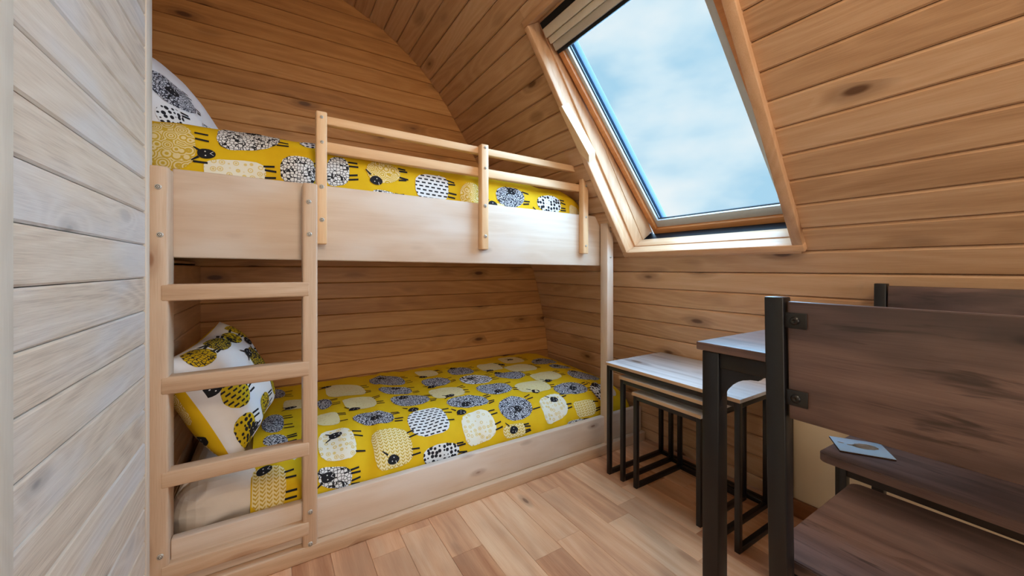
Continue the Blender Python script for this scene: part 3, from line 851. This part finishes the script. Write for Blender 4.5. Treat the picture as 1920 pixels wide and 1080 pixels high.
LOW_SHEEP = [(0.214, 0.748, 0.066, 0.078, 0.11, 'dots', 0.212, 0.708), (0.415, 0.817, 0.077, 0.082, 0.05, 'knit', 0.41, 0.868), (0.196, 0.876, 0.057, 0.039, 0.36, 'net', 0.172, 0.87), (0.594, 0.732, 0.088, 0.08, 0.01, 'dash', 0.553, 0.637), (0.811, 0.817, 0.082, 0.081, -0.12, 'dots', 0.759, 0.723), (0.613, 0.896, 0.082, 0.042, 0.0, 'spots', None, None), (0.377, 0.64, 0.082, 0.057, 0.34, 'scrib', 0.383, 0.648), (1.036, 0.768, 0.094, 0.072, -0.1, 'scrib', 1.045, 0.781), (1.249, 0.816, 0.086, 0.073, -0.24, 'dots', 1.273, 0.779), (1.449, 0.862, 0.075, 0.044, 0.07, 'knit', None, None), (0.985, 0.88, 0.063, 0.03, 0.1, 'knit', 0.979, 0.876), (0.821, 0.656, 0.101, 0.054, 0.38, 'scrib', 0.804, 0.674), (0.57, 0.526, 0.087, 0.075, 0.29, 'scrib', 0.552, 0.48), (0.352, 0.451, 0.069, 0.08, 0.17, 'plain', 0.317, 0.517), (0.201, 0.569, 0.044, 0.06, 0.12, 'plain', None, None), (0.765, 0.516, 0.082, 0.075, 0.16, 'plain', 0.762, 0.569), (1.013, 0.585, 0.095, 0.070, 0.16, 'scrib', 1.018, 0.624), (1.232, 0.64, 0.099, 0.061, 0.07, 'plain', 1.21, 0.692), (1.437, 0.723, 0.111, 0.052, 0.15, 'scrib', 1.446, 0.729), (0.988, 0.408, 0.09, 0.085, 0.05, 'spots', 0.966, 0.385), (1.204, 0.44, 0.089, 0.07, 0.14, 'scrib', 1.16, 0.367), (1.393, 0.542, 0.094, 0.065, -0.04, 'plain', 1.362, 0.608), (1.64, 0.599, 0.11, 0.075, 0.01, 'scrib', 1.614, 0.546), (0.779, 0.325, 0.074, 0.08, 0.12, 'scrib', 0.732, 0.394), (0.545, 0.361, 0.077, 0.07, 0.4, 'scrib', 0.553, 0.333), (0.551, 0.171, 0.09, 0.10, 0.21, 'scrib', 0.532, 0.128), (0.318, 0.233, 0.088, 0.10, 0.33, 'plain', 0.241, 0.13), (0.207, 0.373, 0.03, 0.07, 0.0, 'scrib', None, None), (0.793, 0.138, 0.059, 0.067, 0.16, 'plain', 0.75, 0.198), (0.985, 0.207, 0.077, 0.085, 0.0, 'scrib', 0.971, 0.128), (1.18, 0.228, 0.075, 0.08, -0.08, 'plain', 1.142, 0.299), (1.348, 0.336, 0.095, 0.08, 0.09, 'plain', 1.277, 0.21), (1.399, 0.136, 0.082, 0.08, -0.04, 'plain', 1.401, 0.12), (1.581, 0.271, 0.094, 0.08, -0.14, 'scrib', 1.564, 0.233), (1.595, 0.428, 0.072, 0.056, 0.11, 'scrib', 1.574, 0.417), (1.618, 0.774, 0.062, 0.067, -0.3, 'spots', 1.619, 0.728), (0.0, 0.488, 0.04, 0.10, 0.17, 'scrib', None, None), (0.008, 0.645, 0.041, 0.04, 0.4, 'scrib', None, None), (0.012, 0.10, 0.04, 0.08, 0.18, 'scrib', None, None), (-0.015, 0.843, 0.054, 0.075, 0.22, 'knit', -0.027, 0.781), (-0.018, 0.935, 0.03, 0.02, 0.3, 'spots', None, None), (0.09, 0.30, 0.05, 0.07, 0.1, 'plain', 0.07, 0.34), (1.36, 0.935, 0.07, 0.03, 0, 'net', None, None)]
UP_SHEEP = [(-0.274, 0.85, 0.062, 0.087, 0.01, 'swirl', None, None), (-0.072, 0.775, 0.09, 0.07, -0.2, 'net', -0.06, 0.735), (-0.105, 0.925, 0.084, 0.042, -0.1, 'dots', -0.184, 0.873), (0.078, 0.895, 0.055, 0.056, 0, 'net', None, None), (0.208, 0.88, 0.040, 0.056, -0.12, 'net', None, None), (0.377, 0.856, 0.066, 0.042, -0.1, 'swirl', 0.348, 0.894), (0.584, 0.881, 0.075, 0.06, -0.1, 'dash', None, None), (0.765, 0.884, 0.052, 0.057, -0.1, 'swirl', None, None), (0.379, 0.945, 0.047, 0.016, 0, 'net', None, None), (0.977, 0.862, 0.08, 0.05, -0.1, 'scrib', 0.987, 0.833), (1.217, 0.862, 0.08, 0.046, -0.1, 'spots', None, None), (1.169, 0.938, 0.075, 0.031, 0, 'scrib', 1.148, 0.926), (1.387, 0.891, 0.037, 0.057, -0.1, 'plain', None, None), (0.902, 0.928, 0.046, 0.024, 0, 'plain', 0.877, 0.914), (0.12, 0.76, 0.035, 0.03, 0, 'spots', None, None), (-0.45, 0.80, 0.07, 0.08, 0, 'scrib', None, None)]

def duvet(name, S, u0, u1, sheep_list, label):
    fix_n(S)
    vmax = S.L[-1]
    mb = MB()
    nu, nv = int((u1 - u0) / 0.011), int(vmax / 0.011)
    us = [lerp(u0, u1, i / nu) for i in range(nu + 1)]
    vs = [lerp(0, vmax, i / nv) for i in range(nv + 1)]
    mb.grid(lambda a, c: S.pt(a, c), us, vs, MI['yellow'])
    # thickness: hem turned under along the left and front edges and a lining below
    mb.grid(lambda a, c: S.pt(a, c, -0.018), us[::3] + ([us[-1]] if us[::3][-1] != us[-1] else []), vs[::3] + ([vs[-1]] if vs[::3][-1] != vs[-1] else []), MI['yellow'])
    mb.grid(lambda a, c: S.pt(u0, c, -0.018 * a), [0, 1], vs, MI['yellow'])
    mb.grid(lambda a, c: S.pt(u1, c, -0.018 * a), [0, 1], vs, MI['yellow'])
    mb.grid(lambda a, c: S.pt(a, vmax, -0.018 * c), us, [0, 1], MI['yellow'])
    lim = (u0 + 0.004, u1 - 0.004, 0.006, vmax - 0.004)
    for i, sp_ in enumerate(sheep_list):
        if lim[0] < sp_[0] < lim[1] and sp_[1] < lim[3]:
            sheep(mb, S.pt, sp_, lim, 1.0, 1.0, i)
    o_ = mb.build(name, [M[k_] for k_ in MATS])
    tag(o_, label, 'duvet', 'sheep print bedding')
    return o_
S_LOW, S_UP = Sweep(LOWP, disp_low), Sweep(UPP, disp_up)
duvet('duvet', S_LOW, -0.065, 1.795, LOW_SHEEP, 'mustard yellow sheep print duvet spread over the lower bunk')
duvet('duvet', S_UP, -0.70, 1.435, UP_SHEEP, 'mustard yellow sheep print duvet rising above the top bunk panel')

# mattresses in fitted sheets
def mattress(name, x0, x1, y0, y1, z0, z1, label, wr):
    bm = bmesh.new()
    vs = [bm.verts.new(p) for p in [(x0, y0, z0), (x1, y0, z0), (x1, y1, z0), (x0, y1, z0), (x0, y0, z1), (x1, y0, z1), (x1, y1, z1), (x0, y1, z1)]]
    for f in HEXF: bm.faces.new([vs[i] for i in f])
    bmesh.ops.recalc_face_normals(bm, faces=bm.faces)
    bmesh.ops.bevel(bm, geom=list(bm.edges), offset=0.10, segments=6, affect='EDGES', profile=0.5)
    if wr:
        bmesh.ops.bisect_plane(bm, geom=bm.verts[:] + bm.edges[:] + bm.faces[:], plane_co=(x0 + 0.5, 0, 0), plane_no=(1, 0, 0))
        near = [e for e in bm.edges if all(v.co.x < x0 + 0.51 for v in e.verts)]
        bmesh.ops.subdivide_edges(bm, edges=near, cuts=16, use_grid_fill=True)
        for v in bm.verts:
            if v.co.x < x0 + 0.5:
                p = v.co
                d = 0.016 * nz(p.x * 6 + p.z * 9, p.y * 5, p.z * 10) + 0.010 * nz(p.x * 17 - p.z * 14, p.y * 11, p.z * 15)
                fold = 0.013 * math.exp(-((p.z - (z0 + 0.10) - 0.35 * (p.x - x0 - 0.08)) / 0.022) ** 2)
                fold += 0.010 * math.exp(-((p.z - (z0 + 0.19) - 0.9 * (p.x - x0 - 0.08)) / 0.018) ** 2)
                v.co.y -= (d + fold) if p.y < y0 + 0.1 else 0
                v.co.z += d * 0.6 if p.z > z1 - 0.05 else 0
    me = bpy.data.meshes.new(name)
    bm.to_mesh(me); bm.free()
    me.shade_smooth()
    o_ = link(name, me, M['sheet'])
    tag(o_, label, 'mattress')
    return o_
mattress('mattress', -0.285, 1.795, 1.577, 2.375, 0.062, 0.297, 'lower bunk mattress in a rumpled white fitted sheet', True)
mattress('mattress', -0.70, 1.42, 1.62, 2.37, 1.08, 1.38, 'upper bunk mattress hidden under the yellow duvet', False)

# pillows
def pillow(name, centre, ax_l, ax_s, half_l, half_s, thick, prints, label, seed):
    L = Vector(ax_l).normalized(); Sx = Vector(ax_s); Sx = (Sx - L * Sx.dot(L)).normalized(); N = L.cross(Sx).normalized()
    c = Vector(centre)
    def side(sgn):
        def fn(u, v, lift=0.0):
            p, q = u / half_l, v / half_s
            p = max(-1, min(1, p)); q = max(-1, min(1, q))
            hgt = thick * (max(0.0, 1 - abs(p) ** 2.6) * max(0.0, 1 - abs(q) ** 2.6)) ** 0.5
            # edges draw in between the corners
            pu = u * (1 - 0.07 * (1 - q * q) * abs(p) ** 3) ; pv = v * (1 - 0.09 * (1 - p * p) * abs(q) ** 3)
            w = 0.010 * nz(u * 7 + seed, v * 6, 2.0 * sgn) + 0.006 * nz(u * 16, v * 12 + seed, 3.0) + 0.012 * math.sin((u * 0.8 + v) * 24 + seed) * abs(q) ** 2 * (1 - abs(p) ** 2) * 0.5
            edge = min(1.0, hgt / (thick * 0.35))
            return c + L * pu + Sx * pv + N * sgn * (hgt + w * edge + lift)
        return fn
    mb = MB()
    n1, n2 = 44, 34
    us = [half_l * math.sin(math.pi / 2 * lerp(-1, 1, i / n1)) for i in range(n1 + 1)]
    vs = [half_s * math.sin(math.pi / 2 * lerp(-1, 1, i / n2)) for i in range(n2 + 1)]
    f, b = side(1), side(-1)
    mb.grid(lambda a, q: f(a, q), us, vs, MI['whitecloth'])
    mb.grid(lambda a, q: b(a, q), us, vs, MI['yellow'])
    # piped seam
    lim = (-half_l * 0.97, half_l * 0.97, -half_s * 0.97, half_s * 0.97)
    for i, (sd, sp_, ld) in enumerate(prints):
        sheep(mb, f if sd > 0 else b, sp_, lim, 1.1, ld, i + seed)
    o_ = mb.build(name, [M[k_] for k_ in MATS])
    tag(o_, label, 'pillow', 'sheep print bedding')
    return o_
LOWPIL = [(1, (-0.165, 0.00, 0.055, 0.060, 0.0, 'ydash', -0.228, 0.05), 1), (1, (-0.195, -0.135, 0.042, 0.055, 0.0, 'yspots', -0.165, -0.155), 1),
          (1, (-0.165, 0.165, 0.055, 0.038, 0.1, 'ynet', None, None), 1), (1, (-0.045, 0.165, 0.055, 0.034, 0.0, 'yscrib', None, None), 1),
          (1, (0.06, 0.15, 0.05, 0.032, 0.0, 'yspots', None, None), 1), (1, (0.165, 0.14, 0.045, 0.05, 0.0, 'ynet', 0.12, 0.10), 1),
          (1, (0.06, 0.03, 0.05, 0.05, 0.0, 'yscrib', 0.03, 0.07), 1), (1, (-0.05, -0.13, 0.045, 0.045, 0, 'ynet', None, None), 1), (1, (0.1, -0.1, 0.05, 0.05, 0, 'ydash', None, None), 1),
          (-1, (-0.215, 0.05, 0.03, 0.075, 0.0, 'swirl', None, None), 1), (-1, (-0.18, -0.125, 0.05, 0.055, 0.0, 'knit', -0.22, -0.09), 1)]
pillow('pillow', (-0.15, 1.80, 0.56), (0.20, 1.0, 0.12), (-0.166, -0.02, 0.324), 0.25, 0.205, 0.11, LOWPIL,
       'white pillow with mustard sheep leaning at the head of the lower bunk', 3)
UPPIL = [(1, (-0.15, -0.05, 0.10, 0.075, 0.0, 'scrib', -0.165, -0.055), 1), (1, (-0.235, -0.165, 0.05, 0.040, 0.0, 'spots', None, None), 1), (1, (-0.02, -0.165, 0.06, 0.03, 0.0, 'net', None, None), 1)]
pillow('pillow', (-0.355, 1.965, 1.617), (0.30, 1.0, 0.0), (-0.60, -0.10, 0.80), 0.30, 0.25, 0.10, UPPIL,
       'white pillow with black scribbled sheep leaning on the top bunk', 8)

# ------------------------------------------------------------------ nest of three tables
def nest(name, x0, x1, y0, y1, ztop, label):
    t = empty(name, (0.5 * (x0 + x1), 0.5 * (y0 + y1), 0))
    cx, cy = t.location.x, t.location.y
    X0, X1, Y0, Y1 = x0 - cx, x1 - cx, y0 - cy, y1 - cy
    tb = 0.019
    top = box('table_top', X0, X1, Y0, Y1, ztop - 0.014, ztop, M['nest_top'], t, 0.0015)
    box('edge_band', X0 - 0.0008, X0 + 0.002, Y0 + 0.001, Y1 - 0.001, ztop - 0.0135, ztop - 0.0005, M['nest_edge'], top)
    zr = ztop - 0.0142
    a0, a1, b0, b1 = X0 + 0.004, X1 - 0.004, Y0 + 0.004, Y1 - 0.004
    for (lx, ly) in ((a0, b0), (a0, b1 - tb), (a1 - tb, b0), (a1 - tb, b1 - tb)):
        box('leg', lx, lx + tb, ly, ly + tb, 0.0, zr, M['black'], t, 0.0015)
    for ly in (b0, b1 - tb):
        box('base_bar', a0 + tb, a1 - tb, ly, ly + tb, 0.0, tb, M['black'], t, 0.0015)
        box('top_rail', a0 + tb, a1 - tb, ly, ly + tb, zr - tb, zr, M['black'], t, 0.0015)
    box('base_bar', a1 - tb, a1, b0 + tb, b1 - tb, 0.0, tb, M['black'], t, 0.0015)
    for lx in (a0, a1 - tb):
        box('top_rail', lx, lx + tb, b0 + tb, b1 - tb, zr - tb, zr, M['black'], t, 0.0015)
    return tag(t, label, 'side table', 'nest of tables under the window')
nest('nesting_table', 1.376, 1.795, 0.705, 1.340, 0.543, 'tallest of three nesting tables, greyed oak top on black frame')
nest('nesting_table', 1.383, 1.770, 0.782, 1.262, 0.493, 'middle of three nesting tables, tucked under the tallest one')
nest('nesting_table', 1.390, 1.740, 0.858, 1.190, 0.435, 'smallest of three nesting tables, innermost under the others')

# ------------------------------------------------------------------ dining table
tab = empty('dining_table', (1.20, 0.10, 0.0))
tag(tab, 'rustic brown dining table on square black steel legs', 'table')
def T(name, x0, x1, y0, y1, z0, z1, mat, bev=0.002): return box(name, x0 - 1.20, x1 - 1.20, y0 - 0.10, y1 - 0.10, z0, z1, mat, tab, bev)
TZ = 0.80
top = T('table_top', 0.985, 1.412, -0.42, 0.622, TZ - 0.022, TZ, M['rustic'], 0.003)
legs = [(0.988, 0.562), (1.362, 0.562), (0.988, -0.39), (1.362, -0.39)]
for lx, ly in legs:
    T('leg', lx, lx + 0.044, ly, ly + 0.044, 0.0, TZ - 0.0225, M['black'])
T('apron', 0.993, 1.013, -0.346, 0.562, TZ - 0.062, TZ - 0.0225, M['black'])
T('apron', 1.384, 1.404, -0.346, 0.562, TZ - 0.062, TZ - 0.0225, M['black'])
T('apron', 1.034, 1.362, 0.572, 0.592, TZ - 0.062, TZ - 0.0225, M['black'])
T('apron', 1.034, 1.362, -0.386, -0.366, TZ - 0.062, TZ - 0.0225, M['black'])
def gusset(x, y, sg):
    zt = TZ - 0.062
    n = 8
    R = 0.105
    prof = [(0, zt), (sg * -R, zt)]
    for i in range(n + 1):
        t_ = i / n * math.pi / 2
        prof.append((sg * -(R - 0.012) + sg * (R - 0.012) * math.sin(t_) - sg * 0.0, zt - 0.012 - (R - 0.012) * (1 - math.cos(t_))))
    prof.append((0, zt - R))
    v = [Vector((x + e - 1.20, y + p - 0.10, q)) for e in (0, 0.012) for p, q in prof]
    k_ = len(prof)
    f = [tuple(range(k_)), tuple(range(2 * k_ - 1, k_ - 1, -1))] + [(i, i + k_, (i + 1) % k_ + k_, (i + 1) % k_) for i in range(k_)]
    o_ = raw('corner_gusset', v, f, M['black'], tab)
    bm_ = bmesh.new(); bm_.from_mesh(o_.data); bmesh.ops.recalc_face_normals(bm_, faces=bm_.faces)
    bmesh.ops.triangulate(bm_, faces=[f_ for f_ in bm_.faces if len(f_.verts) > 4])
    bm_.to_mesh(o_.data); bm_.free()
gusset(0.997, 0.562, 1); gusset(0.997, -0.346, -1)

# ------------------------------------------------------------------ chairs
def bolt_plate(x, y, z, parent):
    """black angle plate with a button bolt, on the back (-x) face of the backrest"""
    p = box('bracket', x - 0.003, x, y - 0.026, y + 0.010, z - 0.013, z + 0.013, M['black'], parent, 0.001)
    bm_ = bmesh.new()
    n = 12
    prof = [(0.0072, 0.0), (0.0068, 0.003), (0.0040, 0.0046), (0.0026, 0.0046), (0.0022, 0.003)]
    rings = [[bm_.verts.new((x - 0.003 - h, y - 0.010 + r_ * math.cos(2 * math.pi * i / n), z + r_ * math.sin(2 * math.pi * i / n))) for i in range(n)] for r_, h in prof]
    for a, b in zip(rings, rings[1:]):
        for i in range(n): bm_.faces.new((a[i], a[(i + 1) % n], b[(i + 1) % n], b[i]))
    bm_.faces.new(rings[-1])
    bmesh.ops.recalc_face_normals(bm_, faces=bm_.faces)
    me = bpy.data.meshes.new('button_bolt'); bm_.to_mesh(me); bm_.free(); me.shade_smooth()
    link('button_bolt', me, M['black'], p)
def chair(name, loc, rz, depth, label):
    """faces +x; origin on the floor between the back posts"""
    c = empty(name, loc, rz)
    hw = 0.201
    tb = 0.029
    lean = 0.030
    for sg in (1, -1):
        y0, y1 = sg * hw - tb / 2, sg * hw + tb / 2
        pts = [(0.016, y0, 0), (0.016 + tb, y0, 0), (0.016 + tb, y1, 0), (0.016, y1, 0),
               (-lean / 2, y0, 0.951), (-lean / 2 + tb, y0, 0.951), (-lean / 2 + tb, y1, 0.951), (-lean / 2, y1, 0.951)]
        hexa('back_post', pts, M['black'], c, 0.002)
        box('leg', depth - 0.045, depth - 0.045 + 0.025, sg * 0.19 - 0.0125, sg * 0.19 + 0.0125, 0.0, 0.455, M['black'], c, 0.002)
        box('seat_rail', 0.035, depth - 0.045, sg * 0.19 - 0.010, sg * 0.19 + 0.010, 0.430, 0.4555, M['black'], c, 0.0015)
        box('stretcher', 0.045, depth - 0.045, sg * 0.19 - 0.008, sg * 0.19 + 0.008, 0.14, 0.16, M['black'], c, 0.0015)
    box('seat_rail', depth - 0.043, depth - 0.023, -0.178, 0.178, 0.430, 0.4555, M['black'], c, 0.0015)
    # seat board with rounded corners
    bm_ = bmesh.new()
    x0, x1, yw, R = 0.048, depth, 0.236, 0.022
    out = []
    for (px, py, a0) in ((x1 - R, yw - R, 0), (x0 + R * .4, yw - R * .4, 90), (x0 + R * .4, -yw + R * .4, 180), (x1 - R, -yw + R, 270)):
        rr = R if px > 0.2 else R * .4
        for i in range(6):
            t_ = math.radians(a0 + 90 * i / 5)
            out.append((px + rr * math.cos(t_), py + rr * math.sin(t_)))
    vb = [bm_.verts.new((a, b, 0.456)) for a, b in out]; vt = [bm_.verts.new((a, b, 0.480)) for a, b in out]
    bm_.faces.new(vt); bm_.faces.new(vb[::-1])
    for i in range(len(out)):
        j = (i + 1) % len(out); bm_.faces.new((vb[i], vb[j], vt[j], vt[i]))
    bmesh.ops.recalc_face_normals(bm_, faces=bm_.faces)
    ed = [e for e in bm_.edges if abs(e.verts[0].co.z - e.verts[1].co.z) < 1e-5]
    bmesh.ops.bevel(bm_, geom=ed, offset=0.002, segments=2, affect='EDGES')
    me = bpy.data.meshes.new('seat'); bm_.to_mesh(me); bm_.free()
    link('seat', me, M['rustic'], c)
    # backrest board
    zb0, zb1 = 0.7475, 0.9445
    def xb(z_): return 0.016 - (0.016 + lean / 2) * z_ / 0.951
    yb = hw - tb / 2 - 0.003
    th = 0.016
    pts = [(xb(zb0) + 0.008, -yb, zb0), (xb(zb0) + 0.008 + th, -yb, zb0), (xb(zb0) + 0.008 + th, yb, zb0), (xb(zb0) + 0.008, yb, zb0),
           (xb(zb1) + 0.008, -yb, zb1), (xb(zb1) + 0.008 + th, -yb, zb1), (xb(zb1) + 0.008 + th, yb, zb1), (xb(zb1) + 0.008, yb, zb1)]
    br = hexa('backrest', pts, M['rustic'], c, 0.002)
    for sg in (1, -1):
        for zz in (0.9135, 0.7845):
            bolt_plate(xb(zz) + 0.008, sg * (yb - 0.002) + (0.010 if sg < 0 else 0.0), zz, br)
    return tag(c, label, 'chair', 'dining chairs')
chair('dining_chair', (0.737, 0.115, 0.0), 0.0, 0.461, 'near dining chair seen from behind, brown board back on black posts')
chair('dining_chair', (1.655, 0.212, 0.0), math.pi - 0.035, 0.355, 'far dining chair against the pine wall with a coaster on its seat')

# coaster lying on the far seat
co = empty('coaster', (1.435, 0.401, 0.4803), math.radians(-58.5))
tag(co, 'pale blue square coaster with a small brown print, on the far chair seat', 'coaster')
box('coaster_board', -0.06, 0.06, -0.052, 0.052, 0.0, 0.004, M['coaster_edge'], co, 0.001)
box('picture_face', -0.0595, 0.0595, -0.0515, 0.0515, 0.004, 0.0052, M['coaster'], co, 0.0004)
mb = MB()
MATS_BACK = MATS
mb.fan(lambda p, q: Vector((p, q, 0.0056)), ellipse(0.012, 0.006, 0.030, 0.020, 0.2, 2.0, 24, 0.05, 2), 0, 3)
mb.fan(lambda p, q: Vector((p, q, 0.0056)), ellipse(-0.020, 0.002, 0.012, 0.004, 0.1, 2.0, 12, 0.05, 1), 0, 2)
mb.fan(lambda p, q: Vector((p, q, 0.0056)), ellipse(-0.042, 0.010, 0.008, 0.004, -0.3, 2.0, 12, 0.05, 4), 0, 2)
o = mb.build('print', [M['coaster_print']], co)
